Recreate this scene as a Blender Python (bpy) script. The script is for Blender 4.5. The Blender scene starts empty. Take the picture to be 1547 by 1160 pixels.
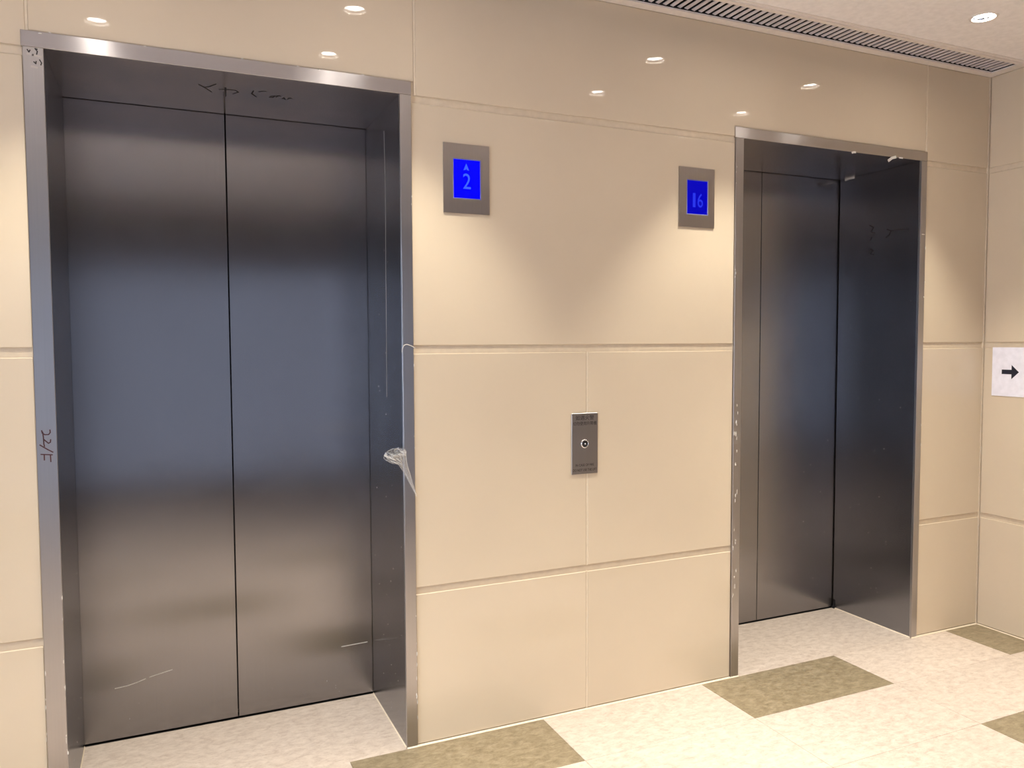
import bpy, bmesh, math, random
from mathutils import Vector, Matrix
random.seed(7)
scene = bpy.context.scene
C = scene.collection

# ------------------------------------------------------------------ camera
W_PX, F_PX = 1547.0, 1193.18
CAM_POS = (0.3517, -2.7881, 1.5107)
YAW, PITCH, ROLL = math.radians(23.9314), math.radians(-3.0285), math.radians(-0.2442)
fw = Vector((math.sin(YAW) * math.cos(PITCH), math.cos(YAW) * math.cos(PITCH), math.sin(PITCH)))
ri = Vector((math.cos(YAW), -math.sin(YAW), 0)); up = ri.cross(fw)
r2 = ri * math.cos(ROLL) + up * math.sin(ROLL); u2 = -ri * math.sin(ROLL) + up * math.cos(ROLL)
cam_d = bpy.data.cameras.new('camera'); cam = bpy.data.objects.new('camera', cam_d); C.objects.link(cam)
cam_d.sensor_fit = 'HORIZONTAL'; cam_d.sensor_width = 36.0; cam_d.lens = F_PX * 36.0 / W_PX
cam_d.clip_start = 0.02
m3 = Matrix((r2, u2, -fw)).transposed()
cam.matrix_world = Matrix.Translation(CAM_POS) @ m3.to_4x4()
scene.camera = cam

# ------------------------------------------------------------------ world, exposure
world = bpy.data.worlds.new('daylight'); scene.world = world; world.use_nodes = True
bg = world.node_tree.nodes['Background']
bg.inputs['Color'].default_value = (0.64, 0.73, 0.92, 1); bg.inputs['Strength'].default_value = 10.0
vs = scene.view_settings
vs.view_transform = 'Standard'; vs.look = 'None'; vs.gamma = 1.0; vs.use_curve_mapping = False
vs.exposure = 0.0
scene.cycles.max_bounces = 14; scene.cycles.diffuse_bounces = 8; scene.cycles.glossy_bounces = 6
SPOT_W = 100.0                    # each ceiling downlight
SPOT_COL = (1.0, 0.955, 0.84)
LENS_EMIT = 70.0

# ------------------------------------------------------------------ dimensions (metres)
H = 2.868                        # ceiling
XR = 4.296                       # right wall
XL, YB = -3.2, -4.6              # left wall, wall behind the camera
D = 0.51                         # door plane
PR = 0.007                       # frame proud of the wall
LIFTS = [dict(lo=-0.003, li=0.0514, ri=1.1526, ro=1.1939, zt=2.4452, zi=2.3976, seam=0.601),
         dict(lo=2.656, li=2.6976, ri=3.7991, ro=3.8379, zt=2.4402, zi=2.3940, seam=3.255)]
AU, AL, BU, BL, CU, CL = 2.400, 2.373, 1.500, 1.4705, 0.600, 0.575
VENT = dict(x0=1.30, x1=4.235, y0=-0.182, y1=-0.048)
LAMPS = [(x, y) for y in (-0.488, -1.035, -1.590) for x in (0.14, 1.11, 2.567, 3.552)]
FILL_LAMPS = [(-1.4, -1.035), (-2.4, -1.035), (-1.4, -2.4), (-2.4, -2.4), (-0.7, -2.7), (-0.8, -3.7)]   # unseen fill lamps added to brighten the lobby

# ------------------------------------------------------------------ mesh helpers
def link(name, bm, mat, parent=None, smooth=False):
    me = bpy.data.meshes.new(name)
    bmesh.ops.recalc_face_normals(bm, faces=bm.faces)
    bm.to_mesh(me); bm.free()
    if mat is not None: me.materials.append(mat)
    if smooth:
        for p in me.polygons: p.use_smooth = True
    o = bpy.data.objects.new(name, me); C.objects.link(o)
    if parent is not None: o.parent = parent
    return o
def add_box(bm, x0, x1, y0, y1, z0, z1):
    v = [bm.verts.new((x, y, z)) for x in (x0, x1) for y in (y0, y1) for z in (z0, z1)]
    fs = []
    for q in ((0, 1, 3, 2), (4, 6, 7, 5), (0, 4, 5, 1), (2, 3, 7, 6), (0, 2, 6, 4), (1, 5, 7, 3)):
        fs.append(bm.faces.new([v[i] for i in q]))
    return fs
def box(x0, x1, y0, y1, z0, z1, bev=0.0, seg=1):
    bm = bmesh.new(); add_box(bm, x0, x1, y0, y1, z0, z1)
    if bev > 0:
        bmesh.ops.bevel(bm, geom=list(bm.edges), offset=bev, segments=seg, affect='EDGES', profile=0.6)
    return bm
def boxes(lst):
    bm = bmesh.new()
    for b in lst: add_box(bm, *b)
    return bm
def extrude_poly(pts, to3, depth, bev=0.0):
    """polygon pts (a,b) -> to3(a,b,t) for t in 0..depth"""
    bm = bmesh.new()
    f = [bm.verts.new(to3(a, b, 0)) for a, b in pts]; g = [bm.verts.new(to3(a, b, depth)) for a, b in pts]
    bm.faces.new(f); bm.faces.new(g[::-1])
    n = len(pts)
    for i in range(n): bm.faces.new([f[i], f[(i + 1) % n], g[(i + 1) % n], g[i]])
    if bev:
        bmesh.ops.recalc_face_normals(bm, faces=bm.faces)
        bmesh.ops.bevel(bm, geom=list(bm.edges), offset=bev, segments=1, affect='EDGES')
    return bm
def lathe(prof, seg=32, axis=None):
    """profile [(r,h)] round Z; axis maps (x,y,h)->Vector"""
    bm = bmesh.new(); rings = []
    ax = axis or (lambda x, y, h: Vector((x, y, h)))
    for r, h in prof:
        if r < 1e-6: rings.append([bm.verts.new(ax(0, 0, h))])
        else: rings.append([bm.verts.new(ax(r * math.cos(2 * math.pi * k / seg), r * math.sin(2 * math.pi * k / seg), h)) for k in range(seg)])
    for a, b in zip(rings, rings[1:]):
        for k in range(seg):
            k2 = (k + 1) % seg
            q = [a[k % len(a)], a[k2 % len(a)], b[k2 % len(b)], b[k % len(b)]]
            q = list(dict.fromkeys(q))
            if len(q) > 2: bm.faces.new(q)
    return bm
def tube(pts, rad, seg=6):
    bm = bmesh.new(); rings = []
    for i, p in enumerate(pts):
        p = Vector(p); t = (Vector(pts[min(i + 1, len(pts) - 1)]) - Vector(pts[max(i - 1, 0)])).normalized()
        a = t.orthogonal().normalized(); b = t.cross(a)
        r = rad[i] if isinstance(rad, (list, tuple)) else rad
        rings.append([bm.verts.new(p + (a * math.cos(2 * math.pi * k / seg) + b * math.sin(2 * math.pi * k / seg)) * r) for k in range(seg)])
    for a, b in zip(rings, rings[1:]):
        for k in range(seg): bm.faces.new([a[k], a[(k + 1) % seg], b[(k + 1) % seg], b[k]])
    bm.faces.new(rings[0]); bm.faces.new(rings[-1][::-1])
    return bm
def strokes(lines, to3, width, thick):
    """pen strokes: list of 2D polylines -> thin raised ribbons; to3(a,b,t)"""
    bm = bmesh.new()
    for pl in lines:
        for (a0, b0), (a1, b1) in zip(pl, pl[1:]):
            d = Vector((a1 - a0, b1 - b0))
            if d.length < 1e-6: continue
            d.normalize(); n = Vector((-d.y, d.x)) * width / 2; e = d * width * 0.35
            q = [(a0 - e.x + n.x, b0 - e.y + n.y), (a0 - e.x - n.x, b0 - e.y - n.y), (a1 + e.x - n.x, b1 + e.y - n.y), (a1 + e.x + n.x, b1 + e.y + n.y)]
            lo = [bm.verts.new(to3(a, b, 0)) for a, b in q]; hi = [bm.verts.new(to3(a, b, thick)) for a, b in q]
            bm.faces.new(lo); bm.faces.new(hi[::-1])
            for i in range(4): bm.faces.new([lo[i], lo[(i + 1) % 4], hi[(i + 1) % 4], hi[i]])
    return bm
def text_mesh(body, size, extrude=0.0002):
    cu = bpy.data.curves.new('lettering', 'FONT'); cu.body = body; cu.size = size; cu.extrude = extrude
    cu.align_x = 'CENTER'; cu.align_y = 'CENTER'; cu.resolution_u = 3
    o = bpy.data.objects.new('lettering', cu); C.objects.link(o)
    bpy.context.view_layer.update()
    me = bpy.data.meshes.new_from_object(o.evaluated_get(bpy.context.evaluated_depsgraph_get()))
    bpy.data.objects.remove(o); bpy.data.curves.remove(cu)
    return me
def text_on_wall(name, body, cx, cz, y, w, h, mat, parent):
    """flat lettering on a plane facing -Y, fitted to w x h"""
    me = text_mesh(body, 0.1)
    xs = [v.co.x for v in me.vertices]; ys = [v.co.y for v in me.vertices]
    sx = w / (max(xs) - min(xs)); sy = h / (max(ys) - min(ys)); mx = (max(xs) + min(xs)) / 2; my = (max(ys) + min(ys)) / 2
    for v in me.vertices:
        v.co = Vector((cx + (v.co.x - mx) * sx, y - v.co.z * 1.0, cz + (v.co.y - my) * sy))
    me.materials.clear(); me.materials.append(mat)
    o = bpy.data.objects.new(name, me); C.objects.link(o); o.parent = parent
    return o
def thing(name, label, cat, group=None):
    o = bpy.data.objects.new(name, None); C.objects.link(o); o.empty_display_size = 0.1
    o['label'] = label; o['category'] = cat
    if group: o['group'] = group
    return o
def struct(o, label=None):
    o['kind'] = 'structure'
    if label: o['label'] = label
    return o

# ------------------------------------------------------------------ materials
def mat_new(name):
    m = bpy.data.materials.new(name); m.use_nodes = True
    nt = m.node_tree; return m, nt, nt.nodes['Principled BSDF']
def N(nt, t, **kw):
    n = nt.nodes.new(t)
    for k, v in kw.items():
        if k in n.inputs.keys(): n.inputs[k].default_value = v
        else: setattr(n, k, v)
    return n
def ramp(nt, fac, stops):
    r = nt.nodes.new('ShaderNodeValToRGB'); el = r.color_ramp.elements
    while len(el) < len(stops): el.new(0.5)
    for e, (p, c) in zip(el, stops): e.position = p; e.color = (*c, 1)
    nt.links.new(fac, r.inputs['Fac']); return r
def pos(nt, scale=(1, 1, 1)):
    g = nt.nodes.new('ShaderNodeNewGeometry'); mp = nt.nodes.new('ShaderNodeMapping')
    mp.inputs['Scale'].default_value = scale; nt.links.new(g.outputs['Position'], mp.inputs['Vector']); return mp.outputs['Vector']
def plain(name, col, rough=0.5, metal=0.0, spec=0.5):
    m, nt, b = mat_new(name)
    b.inputs['Base Color'].default_value = (*col, 1); b.inputs['Roughness'].default_value = rough
    b.inputs['Metallic'].default_value = metal; b.inputs['Specular IOR Level'].default_value = spec
    n = N(nt, 'ShaderNodeTexNoise', Scale=40.0, Detail=3.0); nt.links.new(pos(nt), n.inputs['Vector'])
    r = ramp(nt, n.outputs['Fac'], [(0.3, tuple(c * 0.95 for c in col)), (0.7, tuple(min(1, c * 1.04) for c in col))])
    nt.links.new(r.outputs['Color'], b.inputs['Base Color'])
    return m
def emit(name, col, strength):
    m, nt, b = mat_new(name)
    b.inputs['Base Color'].default_value = (0.0, 0.0, 0.004, 1); b.inputs['Specular IOR Level'].default_value = 0.12
    b.inputs['Emission Color'].default_value = (*col, 1); b.inputs['Emission Strength'].default_value = strength
    b.inputs['Roughness'].default_value = 0.2
    return m

def panel_material(name, col):
    m, nt, b = mat_new(name)
    n1 = N(nt, 'ShaderNodeTexNoise', Scale=1.3, Detail=5.0, Roughness=0.6); nt.links.new(pos(nt), n1.inputs['Vector'])
    r = ramp(nt, n1.outputs['Fac'], [(0.3, tuple(c * 0.965 for c in col)), (0.7, tuple(c * 1.03 for c in col))])
    oi = nt.nodes.new('ShaderNodeObjectInfo'); mx = N(nt, 'ShaderNodeMix', data_type='RGBA', blend_type='MULTIPLY')
    mr = N(nt, 'ShaderNodeMapRange'); mr.inputs['To Min'].default_value = 0.97; mr.inputs['To Max'].default_value = 1.02
    nt.links.new(oi.outputs['Random'], mr.inputs['Value'])
    mx.inputs['Factor'].default_value = 1.0
    nt.links.new(r.outputs['Color'], mx.inputs['A']); nt.links.new(mr.outputs['Result'], mx.inputs['B'])
    nt.links.new(mx.outputs['Result'], b.inputs['Base Color'])
    b.inputs['Roughness'].default_value = 0.03; b.inputs['Specular IOR Level'].default_value = 0.42
    w = N(nt, 'ShaderNodeTexNoise', Scale=2.2, Detail=1.0); nt.links.new(pos(nt), w.inputs['Vector'])
    bp = N(nt, 'ShaderNodeBump', Strength=0.02, Distance=0.02); nt.links.new(w.outputs['Fac'], bp.inputs['Height'])
    nt.links.new(bp.outputs['Normal'], b.inputs['Normal'])
    return m

def stone_material(name, c0, c1, c2, vein):
    """honed limestone: fine elongated mottling, small pits"""
    m, nt, b = mat_new(name)
    P = pos(nt, (1, 1.7, 1))
    n1 = N(nt, 'ShaderNodeTexNoise', Scale=22.0, Detail=9.0, Roughness=0.72, Distortion=0.35); nt.links.new(P, n1.inputs['Vector'])
    r1 = ramp(nt, n1.outputs['Fac'], [(0.34, c2), (0.5, c1), (0.64, c0)])
    n2 = N(nt, 'ShaderNodeTexNoise', Scale=55.0, Detail=6.0, Roughness=0.7); nt.links.new(P, n2.inputs['Vector'])
    r2_ = ramp(nt, n2.outputs['Fac'], [(0.30, vein), (0.44, (1, 1, 1))])
    mx = N(nt, 'ShaderNodeMix', data_type='RGBA', blend_type='MULTIPLY'); mx.inputs['Factor'].default_value = 0.8
    nt.links.new(r1.outputs['Color'], mx.inputs['A']); nt.links.new(r2_.outputs['Color'], mx.inputs['B'])
    oi = nt.nodes.new('ShaderNodeObjectInfo'); mr = N(nt, 'ShaderNodeMapRange')
    mr.inputs['To Min'].default_value = 0.93; mr.inputs['To Max'].default_value = 1.03
    nt.links.new(oi.outputs['Random'], mr.inputs['Value'])
    m2 = N(nt, 'ShaderNodeMix', data_type='RGBA', blend_type='MULTIPLY'); m2.inputs['Factor'].default_value = 1.0
    nt.links.new(mx.outputs['Result'], m2.inputs['A']); nt.links.new(mr.outputs['Result'], m2.inputs['B'])
    nt.links.new(m2.outputs['Result'], b.inputs['Base Color'])
    b.inputs['Roughness'].default_value = 0.38; b.inputs['Specular IOR Level'].default_value = 0.35
    bp = N(nt, 'ShaderNodeBump', Strength=0.08, Distance=0.002); nt.links.new(n2.outputs['Fac'], bp.inputs['Height'])
    nt.links.new(bp.outputs['Normal'], b.inputs['Normal'])
    return m

def steel(name, col, blur_dir, grain, rough=0.30, aniso=0.75):
    """hairline stainless steel; grain = noise scale (long axis small), blur_dir = across the hairline"""
    m, nt, b = mat_new(name)
    n = N(nt, 'ShaderNodeTexNoise', Scale=1.0, Detail=4.0, Roughness=0.7); nt.links.new(pos(nt, grain), n.inputs['Vector'])
    c = ramp(nt, n.outputs['Fac'], [(0.25, tuple(v * 0.965 for v in col)), (0.75, tuple(v * 1.03 for v in col))])
    colour = c.outputs['Color']
    big = N(nt, 'ShaderNodeTexNoise', Scale=2.5, Detail=5.0, Roughness=0.65); nt.links.new(pos(nt), big.inputs['Vector'])
    mr = N(nt, 'ShaderNodeMapRange'); mr.inputs['From Min'].default_value = 0.3; mr.inputs['From Max'].default_value = 0.75
    mr.inputs['To Min'].default_value = rough * 0.9; mr.inputs['To Max'].default_value = rough * 1.15
    nt.links.new(big.outputs['Fac'], mr.inputs['Value'])
    rgh = mr.outputs['Result']
    nt.links.new(colour, b.inputs['Base Color']); nt.links.new(rgh, b.inputs['Roughness'])
    b.inputs['Metallic'].default_value = 1.0; b.inputs['Anisotropic'].default_value = aniso
    t = nt.nodes.new('ShaderNodeCombineXYZ')
    for i, k in enumerate('XYZ'): t.inputs[k].default_value = blur_dir[i]
    nt.links.new(t.outputs[0], b.inputs['Tangent'])
    return m

PANEL_COL = (0.65, 0.54, 0.40)
M_PANEL = panel_material('polished cream panel', PANEL_COL)
M_GROOVE = plain('cream groove', (0.66, 0.545, 0.40), 0.45)
M_SEAL = plain('pale sealant', (0.71, 0.605, 0.46), 0.5)
M_ROOM = plain('lobby wall', (0.66, 0.57, 0.47), 0.5)
M_ROOMDARK = plain('dark lobby wall', (0.09, 0.075, 0.07), 0.5)
M_CEIL = plain('ceiling plaster', (0.93, 0.885, 0.865), 0.85, spec=0.2)
M_GROUT = plain('floor grout', (0.60, 0.52, 0.45), 0.8)
M_STONE = stone_material('cream limestone', (0.61, 0.52, 0.445), (0.545, 0.455, 0.385), (0.44, 0.355, 0.295), (0.74, 0.68, 0.62))
M_DARKSTONE = stone_material('olive limestone', (0.31, 0.25, 0.165), (0.245, 0.195, 0.122), (0.175, 0.135, 0.082), (0.62, 0.58, 0.5))
STEEL = (0.30, 0.288, 0.292)
M_DOOR = steel('door steel', STEEL, (1, 1, 0), (320, 320, 1.2), 0.23, 0.86)
M_SIDE = steel('reveal steel', (0.265, 0.268, 0.292), (1, 1, 0), (320, 320, 1.2), 0.23, 0.86)
M_JAMB = steel('jamb steel', (0.45, 0.425, 0.415), (1, 1, 0), (200, 200, 1.5), 0.34, 0.6)
M_HEAD = steel('header steel', (0.50, 0.475, 0.47), (0, 1, 1), (1.5, 200, 200), 0.23, 0.88)
M_SOFF = steel('soffit steel', (0.52, 0.46, 0.43), (0, 1, 1), (1.5, 200, 200), 0.24, 0.86)
M_PLATE = steel('faceplate steel', (0.43, 0.39, 0.36), (1, 1, 0), (260, 260, 2), 0.34, 0.6)
M_DARK = plain('dark gap', (0.012, 0.012, 0.014), 0.9)
M_GAPSTRIP = plain('dark threshold', (0.05, 0.048, 0.05), 0.4, 0.8)
M_SCRAPE = plain('pale scrape', (0.50, 0.46, 0.42), 0.6)
M_SPLASH = plain('dried pale splash', (0.36, 0.33, 0.30), 0.7)
M_INK = plain('black marker ink', (0.02, 0.016, 0.016), 0.6)
M_REDINK = plain('faded red marker ink', (0.085, 0.025, 0.022), 0.6)
M_RESIDUE = plain('dried white residue', (0.72, 0.68, 0.62), 0.7)
M_CHROME = plain('polished chrome', (0.80, 0.80, 0.82), 0.10, 1.0)
M_SLAT = plain('grey vent slat', (0.68, 0.645, 0.69), 0.45, 0.3)
M_WHITE = plain('white enamel', (0.82, 0.75, 0.70), 0.45)
M_PAPER = plain('white paper', (0.86, 0.84, 0.92), 0.6)
M_BLACK = plain('black print', (0.006, 0.006, 0.02), 0.6)
def lens_material():
    m, nt, b = mat_new('frosted lamp lens')
    e = nt.nodes.new('ShaderNodeEmission'); e.inputs['Color'].default_value = (1.0, 0.95, 0.87, 1); e.inputs['Strength'].default_value = LENS_EMIT
    tr = nt.nodes.new('ShaderNodeBsdfTransparent'); ad = nt.nodes.new('ShaderNodeAddShader')
    nt.links.new(e.outputs[0], ad.inputs[0]); nt.links.new(tr.outputs[0], ad.inputs[1])
    nt.links.new(ad.outputs[0], nt.nodes['Material Output'].inputs['Surface']); nt.nodes.remove(b); return m
M_LENS = lens_material()
M_SCREEN = emit('bright blue screen', (0.0, 0.0, 1.0), 1.0)
M_SCREEN2 = emit('dim blue screen', (0.0, 0.0, 1.0), 0.50)
M_DIGIT = emit('pale blue digits', (0.05, 0.13, 1.0), 1.05)
M_DIGIT2 = emit('soft blue digits', (0.02, 0.035, 0.80), 1.0)
M_BEZEL = plain('blue lit bezel', (0.22, 0.22, 0.42), 0.3)
M_FRAMEALU = plain('dark window frame', (0.06, 0.06, 0.065), 0.4, 0.5)
def glass_material(name, tint):
    m, nt, b = mat_new(name)
    tr = nt.nodes.new('ShaderNodeBsdfTransparent'); gl = nt.nodes.new('ShaderNodeBsdfGlossy'); gl.inputs['Roughness'].default_value = 0.02
    fr = N(nt, 'ShaderNodeFresnel', IOR=1.45); ms = nt.nodes.new('ShaderNodeMixShader')
    tr.inputs['Color'].default_value = (*tint, 1)
    nt.links.new(fr.outputs[0], ms.inputs[0]); nt.links.new(tr.outputs[0], ms.inputs[1]); nt.links.new(gl.outputs[0], ms.inputs[2])
    nt.links.new(ms.outputs[0], nt.nodes['Material Output'].inputs['Surface']); nt.nodes.remove(b); return m
M_GLASS = glass_material('window glass', (0.93, 0.95, 0.96))
M_TINTED = glass_material('tinted window glass', (0.272, 0.272, 0.28))  # rear glass, darkened to limit that window's reflection in the doors
def film_material():
    m, nt, b = mat_new('clear plastic film')
    b.inputs['Base Color'].default_value = (0.85, 0.84, 0.82, 1); b.inputs['Roughness'].default_value = 0.15
    tr = nt.nodes.new('ShaderNodeBsdfTransparent'); ms = nt.nodes.new('ShaderNodeMixShader')
    lw = N(nt, 'ShaderNodeLayerWeight', Blend=0.55); mr = N(nt, 'ShaderNodeMapRange')
    mr.inputs['To Min'].default_value = 0.06; mr.inputs['To Max'].default_value = 0.55
    nt.links.new(lw.outputs['Facing'], mr.inputs['Value']); nt.links.new(mr.outputs['Result'], ms.inputs[0])
    nt.links.new(tr.outputs[0], ms.inputs[1]); nt.links.new(b.outputs[0], ms.inputs[2])
    nt.links.new(ms.outputs[0], nt.nodes['Material Output'].inputs['Surface']); return m
M_FILM = film_material()

# ------------------------------------------------------------------ the setting: floor
floor = struct(link('floor', boxes([(XL - .1, XR + .1, YB - .1, 0.62, -0.10, -0.012)]), M_GROUT))
TW = 0.7775; X0 = 0.938
rows = [(-0.010, -0.353)]
y = -0.353
while y > YB: rows.append((y, max(y - 0.404, YB))); y -= 0.404
tile_me = {}
def floor_tile(x0, x1, y0, y1, mat):
    g = 0.0005
    key = (round(x1 - x0, 4), round(y1 - y0, 4), mat.name)
    if key not in tile_me:
        t = link('floor_tile', box(0, x1 - x0 - 2 * g, 0, y1 - y0 - 2 * g, -0.012, 0.0, 0.0006), mat, floor)
        tile_me[key] = t.data
    else:
        t = bpy.data.objects.new('floor_tile', tile_me[key]); C.objects.link(t); t.parent = floor
    t.location = (x0 + g, y0 + g, 0)
for j, (ya, yb) in enumerate(rows):
    for i in range(-6, 6):
        xa, xb = X0 + i * TW, X0 + (i + 1) * TW
        xa, xb = max(xa, XL), min(xb, XR - 0.001)
        if xb - xa < 0.02: continue
        dark = (j % 4 == 0 and i % 2 == 0) or (j % 4 == 2 and i % 2 == 1)
        floor_tile(xa, xb, yb, ya, M_DARKSTONE if dark else M_STONE)
for L in LIFTS: floor_tile(L['li'] + 0.001, L['ri'] - 0.001, -0.010, D - 0.004, M_STONE)

# ------------------------------------------------------------------ lift wall and its panels
a, b_ = LIFTS
wall_back = struct(link('wall_back', boxes([
    (XL - .1, a['li'] - .02, 0.0055, 0.62, -0.1, 3.0), (a['ri'] + .02, b_['li'] - .02, 0.0055, 0.62, -0.1, 3.0),
    (b_['ri'] + .02, XR + .1, 0.0055, 0.62, -0.1, 3.0),
    (a['li'] - .02, a['ri'] + .02, 0.0055, 0.62, 2.435, 3.0), (b_['li'] - .02, b_['ri'] + .02, 0.0055, 0.62, 2.435, 3.0)]), M_GROOVE))
link('shaft_blackout', boxes([(a['li'] - .3, a['ri'] + .3, 0.63, 0.66, -0.1, 3.0), (b_['li'] - .3, b_['ri'] + .3, 0.63, 0.66, -0.1, 3.0)]), M_DARK, wall_back)  # added black sheets stopping world light leaking through the door gaps
def back_panel(pts, m=0.0026):
    return link('wall_panel', extrude_poly(pts, lambda p, q, t: (p, t, q), 0.0053, m), M_PANEL, wall_back)
def rect(x0, x1, z0, z1): return [(x0, z0), (x1, z0), (x1, z1), (x0, z1)]
bands = [(0.004, CL), (CU, BL), (BU, AL)]
TOP = H - 0.006
JV = 0.003                                         # half width of a vertical joint
for x0, x1 in ((XL, -2.4), (-2.4, -1.2), (-1.2, a['lo'] + 0.002)):
    for z0, z1 in bands: back_panel(rect(x0 + JV, x1 - JV, z0, z1))
    back_panel(rect(x0 + JV, x1 - JV + (0.010 if x1 > -1 else 0), AU, TOP))
back_panel(rect(a['ro'] - 0.002 + JV, b_['lo'] + 0.002 - JV, BU, AL))
for x0, x1 in ((a['ro'] - 0.002, 1.921), (1.921, b_['lo'] + 0.002)):
    for z0, z1 in bands[:2]: back_panel(rect(x0 + JV, x1 - JV, z0, z1))
for z0, z1 in bands: back_panel(rect(b_['ro'] + 0.001, XR - 0.004, z0, z1))
back_panel(rect(0.012, 1.207, a['zt'] + 0.002, TOP))
back_panel([(1.213, AU), (b_['lo'] - 0.002, AU), (b_['lo'] - 0.002, b_['zt'] + 0.002), (3.833, b_['zt'] + 0.002), (3.833, TOP), (1.213, TOP)])
back_panel(rect(3.839, XR - 0.004, AU, TOP))
# pale sealant: vertical joints and a bead along the foot of the wall
for xj, z0, z1 in ((1.921, 0.004, CL), (1.921, CU, BL), (1.210, AU, TOP), (3.836, AU, TOP), (0.009, a['zt'], TOP), (XR - 0.002, 0.0, TOP)):
    link('sealant_joint', box(xj - 0.0032, xj + 0.0032, 0.0006 if xj < 4.2 else -0.003, 0.0054, z0, z1), M_SEAL, wall_back)
for x0, x1 in ((XL, a['lo']), (a['ro'], b_['lo']), (b_['ro'], XR)):
    link('sealant_bead', extrude_poly([(-0.0098, -0.011), (0.0, -0.011), (0.0, 0.003), (-0.0098, 0.0003)], lambda p, q, t, x0=x0: (x0 + t, p, q), x1 - x0), M_SEAL, wall_back)

# right wall
wall_right = struct(link('wall_right', boxes([(XR + .0055, XR + .1, YB - .1, 0.02, -0.1, 3.0)]), M_GROOVE))
def right_panel(y0, y1, z0, z1):
    link('wall_panel', extrude_poly(rect(y0, y1, z0, z1), lambda p, q, t: (XR + t, p, q), 0.0053, 0.0026), M_PANEL, wall_right)
ys = [-0.004, -1.2, -2.4, -3.6, YB]
for y1, y0 in zip(ys, ys[1:]):
    for z0, z1 in bands + [(AU, TOP)]: right_panel(y0 + 0.002, y1 - 0.002, z0, z1)
link('sealant_bead', extrude_poly([(-0.008, -0.011), (0.0, -0.011), (0.0, 0.003), (-0.008, 0.0003)], lambda p, q, t: (XR + p, -0.01 - t, q), -YB - 0.02), M_SEAL, wall_right)

# the rest of the lobby: left wall, wall behind the camera, each with an added window
LY0, LY1, LZ0, LZ1 = -3.8, -1.2, 0.05, 2.55
struct(link('wall_left', boxes([(XL - .1, XL, YB - .1, LY0, -0.1, 3.0), (XL - .1, XL, LY1, 0.02, -0.1, 3.0),
    (XL - .1, XL, LY0, LY1, -0.1, LZ0), (XL - .1, XL, LY0, LY1, LZ1, 3.0)]), M_ROOM))
win2 = bpy.data.objects.new('added_window_2', None); C.objects.link(win2); struct(win2)  # unseen left window, added to let in cool fill light
mull = [LY0 + k * (LY1 - LY0) / 3 for k in range(4)]
for ym in mull: link('window_frame', box(XL - .08, XL - .03, ym - .025, ym + .025, LZ0, LZ1, .003), M_FRAMEALU, win2)
for zm in (LZ0 + .025, LZ1 - .025): link('window_frame', box(XL - .08, XL - .03, LY0, LY1, zm - .025, zm + .025, .003), M_FRAMEALU, win2)
for y0, y1 in zip(mull, mull[1:]): link('window_pane', box(XL - .059, XL - .053, y0 + .02, y1 - .02, LZ0 + .04, LZ1 - .04), M_GLASS, win2)
WX0, WX1, WZ0, WZ1 = -2.6, 2.7, 0.10, 2.30
struct(link('wall_front', boxes([(XL - .1, WX0, YB - .12, YB, -0.1, 3.0), (WX1, XR + .1, YB - .12, YB, -0.1, 3.0),
    (WX0, WX1, YB - .12, YB, -0.1, WZ0), (WX0, WX1, YB - .12, YB, WZ1, 3.0)]), M_ROOMDARK))
win = bpy.data.objects.new('added_window_1', None); C.objects.link(win); struct(win)  # unseen rear window, added for the blue in the door reflections
mull = [WX0 + k * (WX1 - WX0) / 4 for k in range(5)]
for xm in mull: link('window_frame', box(xm - .025, xm + .025, YB - .08, YB - .03, WZ0, WZ1, .003), M_FRAMEALU, win)
for zm in (WZ0 + .025, WZ1 - .025): link('window_frame', box(WX0, WX1, YB - .08, YB - .03, zm - .025, zm + .025, .003), M_FRAMEALU, win)
for x0, x1 in zip(mull, mull[1:]): link('window_pane', box(x0 + .02, x1 - .02, YB - .059, YB - .053, WZ0 + .04, WZ1 - .04), M_TINTED, win)

# ceiling: one slab skin with the vent slot and the lamp holes cut out
def ceiling_mesh():
    bm = bmesh.new(); edges = []
    def loop(pts):
        v = [bm.verts.new((x, y, H)) for x, y in pts]
        for i in range(len(v)): edges.append(bm.edges.new((v[i], v[(i + 1) % len(v)])))
    loop([(XL - .1, YB - .1), (XR + .1, YB - .1), (XR + .1, .1), (XL - .1, .1)])
    loop([(VENT['x0'], VENT['y0']), (VENT['x1'], VENT['y0']), (VENT['x1'], VENT['y1']), (VENT['x0'], VENT['y1'])])
    for lx, ly in LAMPS + FILL_LAMPS:
        loop([(lx + 0.046 * math.cos(2 * math.pi * k / 28), ly + 0.046 * math.sin(2 * math.pi * k / 28)) for k in range(28)])
    bmesh.ops.triangle_fill(bm, use_beauty=True, use_dissolve=False, edges=edges, normal=(0, 0, -1))
    add_box(bm, XL - .1, XR + .1, YB - .1, .1, H + .12, H + .2)
    return bm
ceil = ceiling_mesh()
struct(link('ceiling', ceil, M_CEIL))

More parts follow.
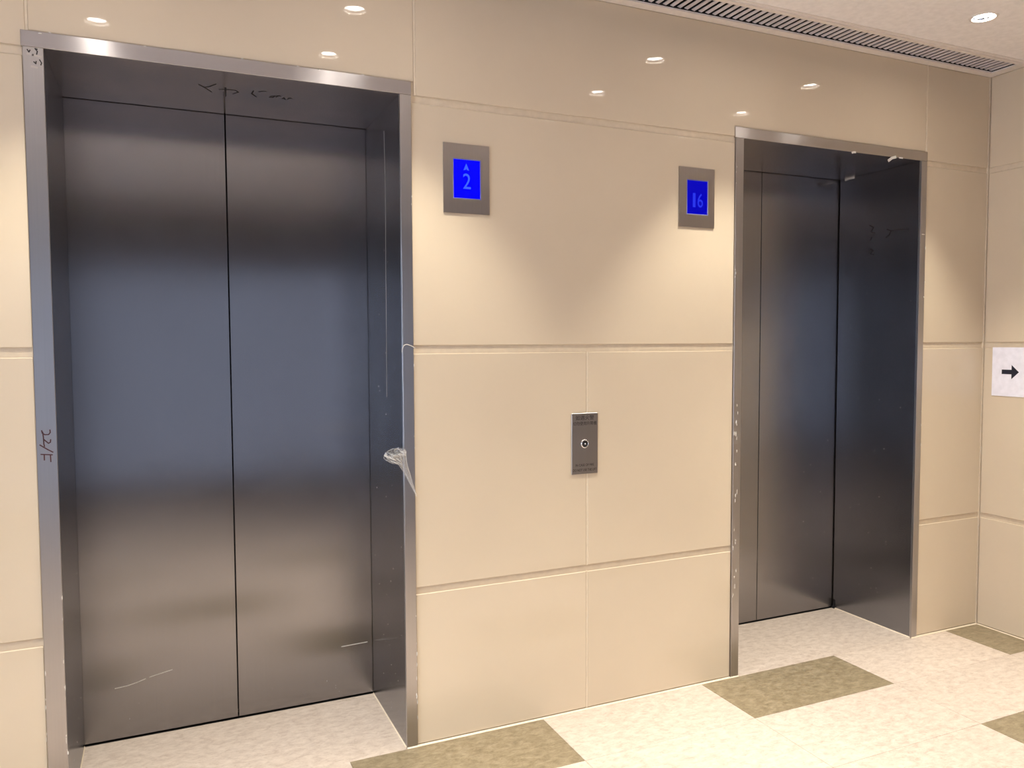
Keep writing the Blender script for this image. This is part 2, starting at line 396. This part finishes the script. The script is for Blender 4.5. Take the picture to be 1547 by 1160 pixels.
# ------------------------------------------------------------------ elevators
def elevator(L, label):
    t = thing('elevator', label, 'elevator', 'elevators on the lobby wall')
    lo, li, ri_, ro, zt, zi = (L[k] for k in ('lo', 'li', 'ri', 'ro', 'zt', 'zi'))
    link('header', box(lo - 0.004, ro + 0.001, -PR, 0.0050, zi, zt, 0.0008), M_HEAD, t)
    link('jamb', box(lo, li, -PR, 0.0050, 0.0005, zi - 0.0006, 0.0008), M_JAMB, t)
    link('jamb', box(ri_, ro, -PR, 0.0050, 0.0005, zi - 0.0006, 0.0008), M_JAMB, t)
    ye = D - 0.007
    link('side_panel', box(li - 0.018, li, 0.0051, ye, 0.0005, zi, 0.0006), M_SIDE, t)
    link('side_panel', box(ri_, ri_ + 0.018, 0.0051, ye, 0.0005, zi, 0.0006), M_SIDE, t)
    link('soffit', box(li - 0.018, ri_ + 0.018, 0.0051, ye, zi + 0.0004, zi + 0.03, 0.0006), M_SOFF, t)
    s = L['seam']
    link('door_leaf', box(li - 0.03, s - 0.0018, D, D + 0.04, 0.006, zi + 0.03, 0.0012), M_DOOR, t)
    link('door_leaf', box(s + 0.0018, ri_ + 0.03, D, D + 0.04, 0.006, zi + 0.03, 0.0012), M_DOOR, t)
    link('door_gap_strip', box(li, ri_, D - 0.003, D + 0.05, -0.011, 0.0004), M_GAPSTRIP, t)  # dark strip added to draw the gap line below the doors
    for x0, x1 in ((lo, li), (ri_, ro)):
        link('sealant_bead', extrude_poly([(-0.004, -0.011), (0, -0.011), (0, 0.004), (-0.004, 0.0006)], lambda p, q, tt, x0=x0: (x0 + tt, -PR + p, q), x1 - x0), M_SEAL, t)
    for xx, sg in ((li, 1), (ri_, -1)):
        link('sealant_bead', extrude_poly([(0.0035, -0.002), (0, -0.002), (0, 0.005), (0.003, 0.0006)], lambda p, q, tt, xx=xx, sg=sg: (xx + sg * p, tt, q), ye), M_SEAL, t)
    return t
lift_a = elevator(a, 'nearer left elevator with wide grey steel doors facing the camera')
lift_b = elevator(b_, 'farther right elevator beside the corner, doors half hidden in its deep recess')

# chips and flecks of residue clinging to the frame edges
def flecks(name, spots, parent):
    bm = bmesh.new()
    for (x, y, z, w, h, t) in spots:
        n = random.randint(5, 7); c = []
        for k in range(n):
            an = 2 * math.pi * k / n; rr = random.uniform(0.6, 1.0)
            c.append((x + w * rr * math.cos(an), z + h * rr * math.sin(an)))
        f = [bm.verts.new((p, y, q)) for p, q in c]; g = [bm.verts.new((x + (p - x) * .7, y - t, z + (q - z) * .7)) for p, q in c]
        bm.faces.new(f[::-1]); bm.faces.new(g)
        for k in range(n): bm.faces.new([f[k], f[(k + 1) % n], g[(k + 1) % n], g[k]])
    o = link(name, bm, M_RESIDUE, parent); o['kind'] = 'stuff'; o['label'] = 'whitish chips of residue along the frame edges'
    return o
sp = []
for _ in range(10): sp.append((a['li'] + random.uniform(-.003, .001), -PR, random.uniform(0.2, 0.75), random.uniform(.001, .003), random.uniform(.004, .016), .0012))
for _ in range(12): sp.append((a['ro'] - random.uniform(-.001, .004), -PR, random.uniform(0.06, 0.5), random.uniform(.001, .003), random.uniform(.004, .012), .0012))
for _ in range(5): sp.append((a['ro'] - random.uniform(-.001, .003), -PR, random.uniform(0.8, 2.2), random.uniform(.001, .0025), random.uniform(.003, .008), .0012))
for _ in range(7): sp.append((a['lo'] + random.uniform(-.002, .002), -PR, random.uniform(0.1, 0.6), random.uniform(.001, .002), random.uniform(.004, .012), .0012))
for x, z in ((0.045, 2.440), (0.07, 2.446), (0.33, 2.444), (0.62, 2.446), (0.80, 2.445), (0.87, 2.443), (1.02, 2.446)):
    sp.append((x, -PR, z, random.uniform(.004, .010), .0022, .0012))
flecks('residue', sp, lift_a)
sp = []
for _ in range(26): sp.append((b_['lo'] + random.uniform(.004, .024), -PR, random.uniform(0.35, 1.25), random.uniform(.0015, .004), random.uniform(.004, .016), .0012))
for _ in range(6): sp.append((b_['lo'] + random.uniform(.0, .006), -PR, random.uniform(1.3, 2.3), random.uniform(.001, .003), random.uniform(.004, .010), .0012))
for _ in range(6): sp.append((b_['ro'] - random.uniform(.0, .004), -PR, random.uniform(0.3, 2.3), random.uniform(.001, .003), random.uniform(.004, .012), .0012))
sp.append((b_['ro'] - .016, -PR, 2.035, .016, .0035, .0012))
flecks('residue', sp, lift_b)

# tiny dried splashes on the steel faces
def splashes(name, spots, to3, parent):
    bm = bmesh.new()
    for (p, q, w, h) in spots:
        n = 6; f = []; g = []
        for k in range(n):
            an = 2 * math.pi * k / n; rr = random.uniform(0.6, 1.1)
            f.append(bm.verts.new(to3(p + w * rr * math.cos(an), q + h * rr * math.sin(an), 0)))
            g.append(bm.verts.new(to3(p + .6 * w * rr * math.cos(an), q + .6 * h * rr * math.sin(an), 0.0005)))
        bm.faces.new(f); bm.faces.new(g[::-1])
        for k in range(n): bm.faces.new([f[k], f[(k + 1) % n], g[(k + 1) % n], g[k]])
    o = link(name, bm, M_SPLASH, parent); o['kind'] = 'stuff'; o['label'] = 'tiny pale dried splashes on the steel'
def rs(n, p0, p1, q0, q1, big=0.0022):
    return [(random.uniform(p0, p1), random.uniform(q0, q1), random.uniform(.0006, big), random.uniform(.0008, big * 2.2)) for _ in range(n)]
splashes('splashes', rs(26, .02, .48, .05, .75) + rs(10, .02, .48, .75, 1.6) + rs(5, .02, .48, 1.6, 2.2, .0016), lambda p, q, t: (a['ri'] - t, p, q), lift_a)
splashes('splashes', rs(7, .02, .45, .10, .30) + rs(3, .02, .45, .3, .9), lambda p, q, t: (a['li'] + t, p, q), lift_a)
splashes('splashes', rs(7, .08, 1.1, .02, .15) + rs(6, .08, 1.1, .15, 1.0, .0012), lambda p, q, t: (p, D - t, q), lift_a)
splashes('splashes', rs(22, .03, .47, .05, 1.2, .002) + rs(5, .03, .47, 1.2, 2.1, .0014), lambda p, q, t: (b_['ri'] - t, p, q), lift_b)
splashes('splashes', rs(14, 3.45, 3.78, .05, 1.1, .0018), lambda p, q, t: (p, D - t, q), lift_b)

# loose strips of protective film left under the right header and in its corner
def film_strip(pts, width, parent, nrm=(0, 0, 1), mat=None):
    bm = bmesh.new(); prev = None
    for i, p in enumerate(pts):
        p = Vector(p); t = (Vector(pts[min(i + 1, len(pts) - 1)]) - Vector(pts[max(i - 1, 0)])).normalized()
        s = t.cross(Vector(nrm)).normalized() * width / 2; n = s.cross(t).normalized() * 0.0006
        q = [bm.verts.new(p + s + n), bm.verts.new(p - s + n), bm.verts.new(p - s - n), bm.verts.new(p + s - n)]
        if prev:
            for k in range(4): bm.faces.new([prev[k], prev[(k + 1) % 4], q[(k + 1) % 4], q[k]])
        else: bm.faces.new(q)
        prev = q
    bm.faces.new(prev[::-1])
    return link('film_scrap', bm, mat or M_RESIDUE, parent)
film_strip([(3.565, -0.010, 2.372), (3.590, -0.011, 2.388), (3.620, -0.009, 2.396)], 0.013, lift_b, (0, 1, 0))
film_strip([(3.330, -0.009, 2.389), (3.342, -0.010, 2.393), (3.356, -0.009, 2.394)], 0.009, lift_b, (0, 1, 0))
film_strip([(3.640, -0.009, 2.394), (3.665, -0.009, 2.394)], 0.006, lift_b, (0, 1, 0))
film_strip([(3.797, 0.47, 2.388), (3.794, 0.44, 2.391), (3.797, 0.405, 2.390)], 0.010, lift_b, (1, 0, 0))
# sealant smear in the bottom corner of the right recess
link('corner_sealant', extrude_poly([(0, 0), (0.010, 0.0), (0.004, 0.018), (0, 0.05)], lambda p, q, t: (3.799 - p, 0.488 + t, q), 0.014), M_GAPSTRIP, lift_b)
# film edge line on the right side panel of the near elevator
link('film_edge', tube([(1.1522, 0.214, 2.32), (1.1522, 0.205, 2.1), (1.1522, 0.212, 1.8), (1.1522, 0.216, 1.5), (1.1522, 0.222, 1.30)], 0.0005, 4), M_SPLASH, lift_a)
tag_white = link('film_hook', tube([(1.149, -0.009, 1.476), (1.150, -0.013, 1.490), (1.156, -0.015, 1.501), (1.166, -0.014, 1.505), (1.182, -0.012, 1.500), (1.199, -0.010, 1.491)], 0.0014, 5), M_RESIDUE, lift_a)

# long pale scrape low on the left door leaf
for pl in ([[(0.16, 0.203), (0.20, 0.206), (0.235, 0.213), (0.265, 0.222)], [(0.28, 0.226), (0.31, 0.232), (0.36, 0.241)], [(1.02, 0.225), (1.13, 0.228)]]):
    link('scrape', strokes([pl], lambda p, q, t: (p, D - t, q), 0.0035, 0.0004), M_SCRAPE, lift_a)

def pen(name, lines, to3, width, thick, mat, parent, label=None):
    first = None
    for pl in lines:
        o = link(name if first is None else 'pen_stroke', strokes([pl], to3, width, thick), mat, first or parent)
        if first is None:
            first = o
            if label: o['label'] = label
    return first
# handwriting in marker pen
soff_z = a['zi']
pen('handwriting', [
    [(0.493, 0.169), (0.513, 0.193), (0.538, 0.236)], [(0.511, 0.194), (0.529, 0.175), (0.546, 0.14)],
    [(0.561, 0.196), (0.59, 0.187), (0.614, 0.185), (0.625, 0.2), (0.609, 0.231)], [(0.579, 0.165), (0.587, 0.266)],  # short upright traces the door seam's reflection, drawn as a stroke
    [(0.672, 0.164), (0.67, 0.201), (0.688, 0.231)], [(0.691, 0.171), (0.703, 0.157), (0.714, 0.158)],
    [(0.733, 0.22), (0.739, 0.2), (0.748, 0.194), (0.744, 0.219), (0.733, 0.22)], [(0.755, 0.211), (0.758, 0.186), (0.768, 0.192)],
    [(0.778, 0.218), (0.781, 0.203), (0.789, 0.225)], [(0.795, 0.22), (0.802, 0.199), (0.812, 0.207)]],
    lambda p, q, t: (p, q, soff_z - t), 0.0055, 0.0004, M_INK, lift_a, 'scrawled black marker writing')
# 22/F written sideways, and small marks at the top of the left jamb
def jw(p, q, t): return (p, -PR - t, q)
pen('handwriting', [
    [(0.012, 1.247), (0.0135, 1.239), (0.020, 1.234), (0.030, 1.234), (0.0345, 1.240), (0.034, 1.248)], [(0.0145, 1.242), (0.016, 1.226), (0.0165, 1.212)],
    [(0.0165, 1.220), (0.023, 1.213), (0.029, 1.207), (0.034, 1.210), (0.035, 1.218)], [(0.0165, 1.220), (0.0165, 1.206), (0.018, 1.198)],
    [(0.006, 1.203), (0.014, 1.197), (0.026, 1.188), (0.040, 1.179)],
    [(0.008, 1.174), (0.038, 1.171)], [(0.0165, 1.173), (0.0165, 1.156)], [(0.033, 1.171), (0.0335, 1.150)]],
    jw, 0.0034, 0.0004, M_REDINK, lift_a, 'sideways red marker note 22/F')
pen('handwriting', [
    [(0.010, 2.388), (0.014, 2.381), (0.017, 2.387)], [(0.030, 2.393), (0.036, 2.386), (0.034, 2.377)], [(0.031, 2.393), (0.036, 2.392)],
    [(0.026, 2.354), (0.031, 2.349), (0.032, 2.356)], [(0.041, 2.362), (0.046, 2.353), (0.044, 2.347)]],
    jw, 0.0032, 0.0004, M_INK, lift_a, 'small black marker ticks')
for pl in ([(0.010, 2.376), (0.024, 2.374), (0.044, 2.371)], [(0.020, 2.340), (0.034, 2.338)]):
    link('chalk_smear', strokes([pl], jw, 0.006, 0.0003), M_SCRAPE, lift_a)
def sw(p, q, t): return (b_['ri'] - t, p, q)
pen('handwriting', [
    [(0.30, 2.12), (0.275, 2.105), (0.29, 2.085), (0.265, 2.075)], [(0.285, 2.055), (0.295, 2.04)], [(0.29, 1.995), (0.275, 1.985), (0.29, 1.97), (0.27, 1.965)],
    [(0.19, 2.085), (0.165, 2.075), (0.175, 2.055), (0.195, 2.045)], [(0.16, 2.075), (0.06, 2.07)]],
    sw, 0.006, 0.0004, M_INK, lift_b, 'faint black scribbles')

# ------------------------------------------------------------------ downlights
def downlight(x, y, label, group='recessed ceiling downlights'):
    t = thing('downlight', label, 'downlight', group)
    tr = link('trim_ring', lathe([(0.0445, 0.006), (0.0445, -0.0025), (0.047, -0.004), (0.054, -0.0035), (0.056, -0.001), (0.056, 0.0)], 32), M_WHITE, t, True); tr.location = (x, y, H)
    rf = link('reflector', lathe([(0.0445, 0.004), (0.040, 0.018), (0.036, 0.040), (0.030, 0.046), (0.0, 0.047)], 32), M_CHROME, t, True); rf.location = (x, y, H)
    ln = link('lens', lathe([(0.0395, 0.0145), (0.030, 0.0115), (0.016, 0.0095), (0.0, 0.009)], 28), M_LENS, t, True); ln.location = (x, y, H)
    ld = bpy.data.lights.new('lamp_beam', 'SPOT'); ld.energy = SPOT_W; ld.color = SPOT_COL
    ld.spot_size = math.radians(73); ld.spot_blend = 0.58; ld.shadow_soft_size = 0.012
    lo = bpy.data.objects.new('lamp_beam', ld); C.objects.link(lo); lo.parent = t; lo.location = (x, y, H + 0.026)
    return t
spots_txt = ['left of the left elevator doors', 'before the right half of the left elevator', 'left of the right elevator', 'before the right elevator']
for i, (lx, ly) in enumerate(LAMPS):
    row = ('wall-side', 'middle-row', 'outer-row')[i // 4]
    downlight(lx, ly, 'round ' + row + ' ceiling downlight ' + spots_txt[i % 4])
for lx, ly in FILL_LAMPS:
    downlight(lx, ly, 'added unseen fill downlight farther back in the lobby', 'added fill downlights farther back in the lobby')

# ------------------------------------------------------------------ ceiling air vent
vent = thing('air_vent', 'long slatted grey air vent with white rim in the ceiling by the wall', 'air vent')
v = VENT
fl0, fl1 = H - 0.007, H + 0.012
def ring(x0, x1, y0, y1, ix0, ix1, iy0, iy1, z0, z1):
    bm = bmesh.new()
    o = [(x0, y0), (x1, y0), (x1, y1), (x0, y1)]; i = [(ix0, iy0), (ix1, iy0), (ix1, iy1), (ix0, iy1)]
    V = lambda P, z: [bm.verts.new((p, q, z)) for p, q in P]
    ol, oh, il, ih = V(o, z0), V(o, z1), V(i, z0), V(i, z1)
    for k in range(4):
        n = (k + 1) % 4
        bm.faces.new([ol[k], ol[n], il[n], il[k]]); bm.faces.new([oh[k], ih[k], ih[n], oh[n]])
        bm.faces.new([ol[k], oh[k], oh[n], ol[n]]); bm.faces.new([il[k], il[n], ih[n], ih[k]])
    return bm
link('rim', ring(v['x0'] - .045, XR - 0.002, v['y0'] - .022, -0.001, v['x0'], v['x1'], v['y0'], v['y1'], fl0, H - 0.0005), M_WHITE, vent)
link('rim_step', ring(v['x0'] - .06, XR - 0.002, v['y0'] - .040, -0.001, v['x0'] - .044, XR - .004, v['y0'] - .021, -0.003, H - 0.0032, H - 0.0004), M_WHITE, vent)
link('plenum', boxes([(v['x0'] - .02, v['x1'] + .02, v['y0'] - .02, v['y1'] + .02, H + .075, H + .08),
    (v['x0'] - .02, v['x1'] + .02, v['y0'] - .02, v['y0'] - .001, H + .001, H + .075), (v['x0'] - .02, v['x1'] + .02, v['y1'] + .001, v['y1'] + .02, H + .001, H + .075),
    (v['x0'] - .02, v['x0'] - .001, v['y0'], v['y1'], H + .001, H + .075), (v['x1'] + .001, v['x1'] + .02, v['y0'], v['y1'], H + .001, H + .075)]), M_DARK, vent)
PITCH_S = 0.0352; slat0 = None
k = 0; xs = v['x1'] - 0.014
while xs > v['x0'] + 0.01:
    if slat0 is None:
        th = math.radians(-10); cs, sn = math.cos(th), math.sin(th); w, t_ = 0.0080, 0.0016
        prof = [(cs * p - sn * q, sn * p + cs * q) for p, q in ((-w, -t_), (w, -t_), (w, t_), (-w, t_))]
        slat0 = link('slat', extrude_poly(prof, lambda p, q, t: (p, v['y0'] + 0.0005 + t, q), v['y1'] - v['y0'] - 0.001), M_SLAT, vent); o = slat0
    else:
        o = slat0.copy(); C.objects.link(o); o.parent = vent
    o.location = (xs, 0, H + 0.006); xs -= PITCH_S

# ------------------------------------------------------------------ floor indicators
def indicator(x0, x1, z0, z1, sx0, sx1, sz0, sz1, label, scr, dig, digits, arrow):
    t = thing('floor_indicator', label, 'indicator', 'floor indicator displays')
    bm = bmesh.new(); yf, yb = -0.006, -0.0002
    o = [(x0, z0), (x1, z0), (x1, z1), (x0, z1)]; i = [(sx0, sz0), (sx1, sz0), (sx1, sz1), (sx0, sz1)]
    V = lambda P, y: [bm.verts.new((p, y, q)) for p, q in P]
    of, ob, if_, ib = V(o, yf), V(o, yb), V(i, yf), V(i, yb)
    for k in range(4):
        n = (k + 1) % 4
        bm.faces.new([of[k], of[n], if_[n], if_[k]]); bm.faces.new([ob[k], ib[k], ib[n], ob[n]])
        bm.faces.new([of[k], ob[k], ob[n], of[n]]); bm.faces.new([if_[k], if_[n], ib[n], ib[k]])
    link('faceplate', bm, M_PLATE, t)
    bz = bmesh.new(); e = 0.004
    for q in ((sx0, sx0 + e, sz0, sz1), (sx1 - e, sx1, sz0, sz1), (sx0 + e, sx1 - e, sz0, sz0 + e), (sx0 + e, sx1 - e, sz1 - e, sz1)):
        add_box(bz, q[0] + .0002, q[1] - .0002, -0.0052, -0.0004, q[2] + .0002, q[3] - .0002)
    link('bezel', bz, M_BEZEL, t)
    s = link('screen', box(sx0 + e, sx1 - e, -0.0035, -0.0005, sz0 + e, sz1 - e), scr, t)
    wS, hS = sx1 - sx0, sz1 - sz0
    for body, fx, fz, fw_, fh in digits:
        text_on_wall('digit', body, sx0 + fx * wS, sz0 + fz * hS, -0.0037, fw_ * wS, fh * hS, dig, s)
    if arrow:
        cx, cz, aw, ah = sx0 + arrow[0] * wS, sz0 + arrow[1] * hS, arrow[2] * wS, arrow[3] * hS
        link('arrow', extrude_poly([(cx, cz + ah / 2), (cx - aw / 2, cz - ah / 2), (cx - aw * .10, cz - ah * .40), (cx, cz - ah * .20), (cx + aw * .10, cz - ah * .40), (cx + aw / 2, cz - ah / 2)],
             lambda p, q, tt: (p, -0.0036 - tt, q), 0.0003), dig, s)
    return t
indicator(1.315, 1.497, 1.990, 2.244, 1.351, 1.464, 2.042, 2.191, 'steel floor indicator showing an up arrow and 2, beside the left elevator', M_SCREEN, M_DIGIT,
          [('2', 0.50, 0.45, 0.27, 0.38)], (0.48, 0.80, 0.20, 0.17))
indicator(2.360, 2.542, 1.996, 2.246, 2.397, 2.510, 2.048, 2.196, 'steel floor indicator showing 16, beside the right elevator', M_SCREEN2, M_DIGIT2,
          [('1', 0.36, 0.42, 0.12, 0.40), ('6', 0.64, 0.42, 0.25, 0.40)], None)

# ------------------------------------------------------------------ call button plate
cp = thing('call_plate', 'engraved steel call plate with one round button between the elevators', 'call button')
link('faceplate', box(1.848, 1.968, -0.005, -0.0002, 0.977, 1.224, 0.0010), M_PLATE, cp)
fy = -0.0051
for body, cz, w, h in (('如遇火警', 1.2055, 0.084, 0.0185), ('切勿使用升降機', 1.1825, 0.108, 0.0155), ('IN CASE OF FIRE', 1.0135, 0.084, 0.0095), ('DO NOT USE THE LIFT', 0.9935, 0.108, 0.0100)):
    text_on_wall('lettering', body, 1.908, cz, fy, w, h, M_INK, cp)
yax = lambda x, y, h: Vector((1.907 + x, -0.005 - h, 1.100 + y))
bt = link('button', lathe([(0.0, 0.004), (0.008, 0.0036), (0.0115, 0.002), (0.0125, 0.0)], 28, yax), M_GAPSTRIP, cp, True)
link('button_ring', lathe([(0.0125, 0.0), (0.0130, 0.004), (0.0148, 0.0055), (0.0170, 0.0045), (0.0185, 0.001), (0.0185, 0.0)], 28, yax), M_CHROME, bt, True)
link('button_light', lathe([(0.0, 0.0072), (0.0025, 0.0065), (0.0036, 0.0045), (0.0036, 0.0036)], 14, yax), M_CHROME, bt, True)

# ------------------------------------------------------------------ direction sign on the right wall
sg = thing('direction_sign', 'white paper sign with a black arrow on the right wall', 'sign')
link('sheet', box(XR - 0.0030, XR - 0.0003, -0.352, -0.053, 1.224, 1.474, 0.0004), M_PAPER, sg)
AY0, AY1, AZ = -0.105, -0.194, 1.3485
link('arrow', extrude_poly([(AY0, AZ + .0115), (-0.156, AZ + .0115), (-0.156, AZ + .036), (AY1, AZ), (-0.156, AZ - .036), (-0.156, AZ - .0115), (AY0, AZ - .0115)],
     lambda p, q, t: (XR - 0.0030 - t, p, q), 0.0003), M_BLACK, sg)

# ------------------------------------------------------------------ crumpled clear plastic film on the jamb
pf = thing('plastic_film', 'crumpled clear plastic film hanging from the right jamb of the left elevator', 'plastic film')
rnd = random.Random(5)
def crumple():
    """a small open bag mouth, pinched into a twisted tail"""
    bm = bmesh.new(); rings = []; n = 22
    path = [((1.108, -0.030, 1.118), 0.034, 0.030), ((1.114, -0.028, 1.113), 0.041, 0.031), ((1.124, -0.026, 1.105), 0.036, 0.024), ((1.135, -0.024, 1.093), 0.024, 0.016),
            ((1.146, -0.022, 1.076), 0.0125, 0.010), ((1.158, -0.019, 1.050), 0.0085, 0.006), ((1.172, -0.016, 1.015), 0.0055, 0.0045), ((1.186, -0.013, 0.980), 0.0032, 0.003), ((1.199, -0.010, 0.946), 0.0012, 0.001)]
    for i, (c, ra, rb) in enumerate(path):
        c = Vector(c); t = Vector(path[min(i + 1, len(path) - 1)][0]) - Vector(path[max(i - 1, 0)][0]); t.normalize()
        a1 = Vector((0.86, 0.15, 0.22)); a1 = (a1 - t * a1.dot(t) * (0.15 if i < 3 else 1)).normalized(); b1 = t.cross(a1).normalized()
        ring_ = []
        for k in range(n):
            an = 2 * math.pi * k / n
            j = 1 + (rnd.uniform(-.22, .22) if i < 6 else rnd.uniform(-.3, .3)) + 0.10 * math.sin(5 * an + i)
            ring_.append(bm.verts.new(c + a1 * ra * j * math.cos(an) + b1 * rb * j * math.sin(an) + t * rnd.uniform(-.004, .004) * (1 if i < 5 else .3)))
        rings.append(ring_)
    for p, q in zip(rings, rings[1:]):
        for k in range(n): bm.faces.new([p[k], p[(k + 1) % n], q[(k + 1) % n], q[k]])
    return bm
link('bag_mouth', crumple(), M_FILM, pf)
# thicker rolled edges that catch the light
link('rolled_edge', tube([(1.070, -0.036, 1.098), (1.078, -0.038, 1.092), (1.092, -0.038, 1.085), (1.106, -0.037, 1.079), (1.120, -0.034, 1.076), (1.132, -0.030, 1.066), (1.142, -0.027, 1.052), (1.156, -0.023, 1.028), (1.172, -0.019, 0.998), (1.187, -0.014, 0.968), (1.200, -0.0105, 0.944)],
     [.0012, .0018, .0030, .0036, .0032, .0034, .0036, .0028, .0026, .0020, .0008], 6), M_FILM, pf)
link('rolled_edge', tube([(1.070, -0.036, 1.098), (1.074, -0.037, 1.110), (1.086, -0.037, 1.124), (1.104, -0.036, 1.131), (1.122, -0.034, 1.129), (1.138, -0.031, 1.124), (1.144, -0.028, 1.110), (1.138, -0.027, 1.095), (1.142, -0.026, 1.080)], .0015, 5), M_FILM, pf)
for _ in range(7):
    x0, z0 = rnd.uniform(1.085, 1.130), rnd.uniform(1.092, 1.122)
    link('crease', tube([(x0, -0.058, z0), (x0 + rnd.uniform(-.008, .008), -0.060, z0 + rnd.uniform(-.006, .008)), (x0 + rnd.uniform(.004, .014), -0.056, z0 + rnd.uniform(-.012, .010))], [.0008, .0016, .0006], 5), M_FILM, pf)
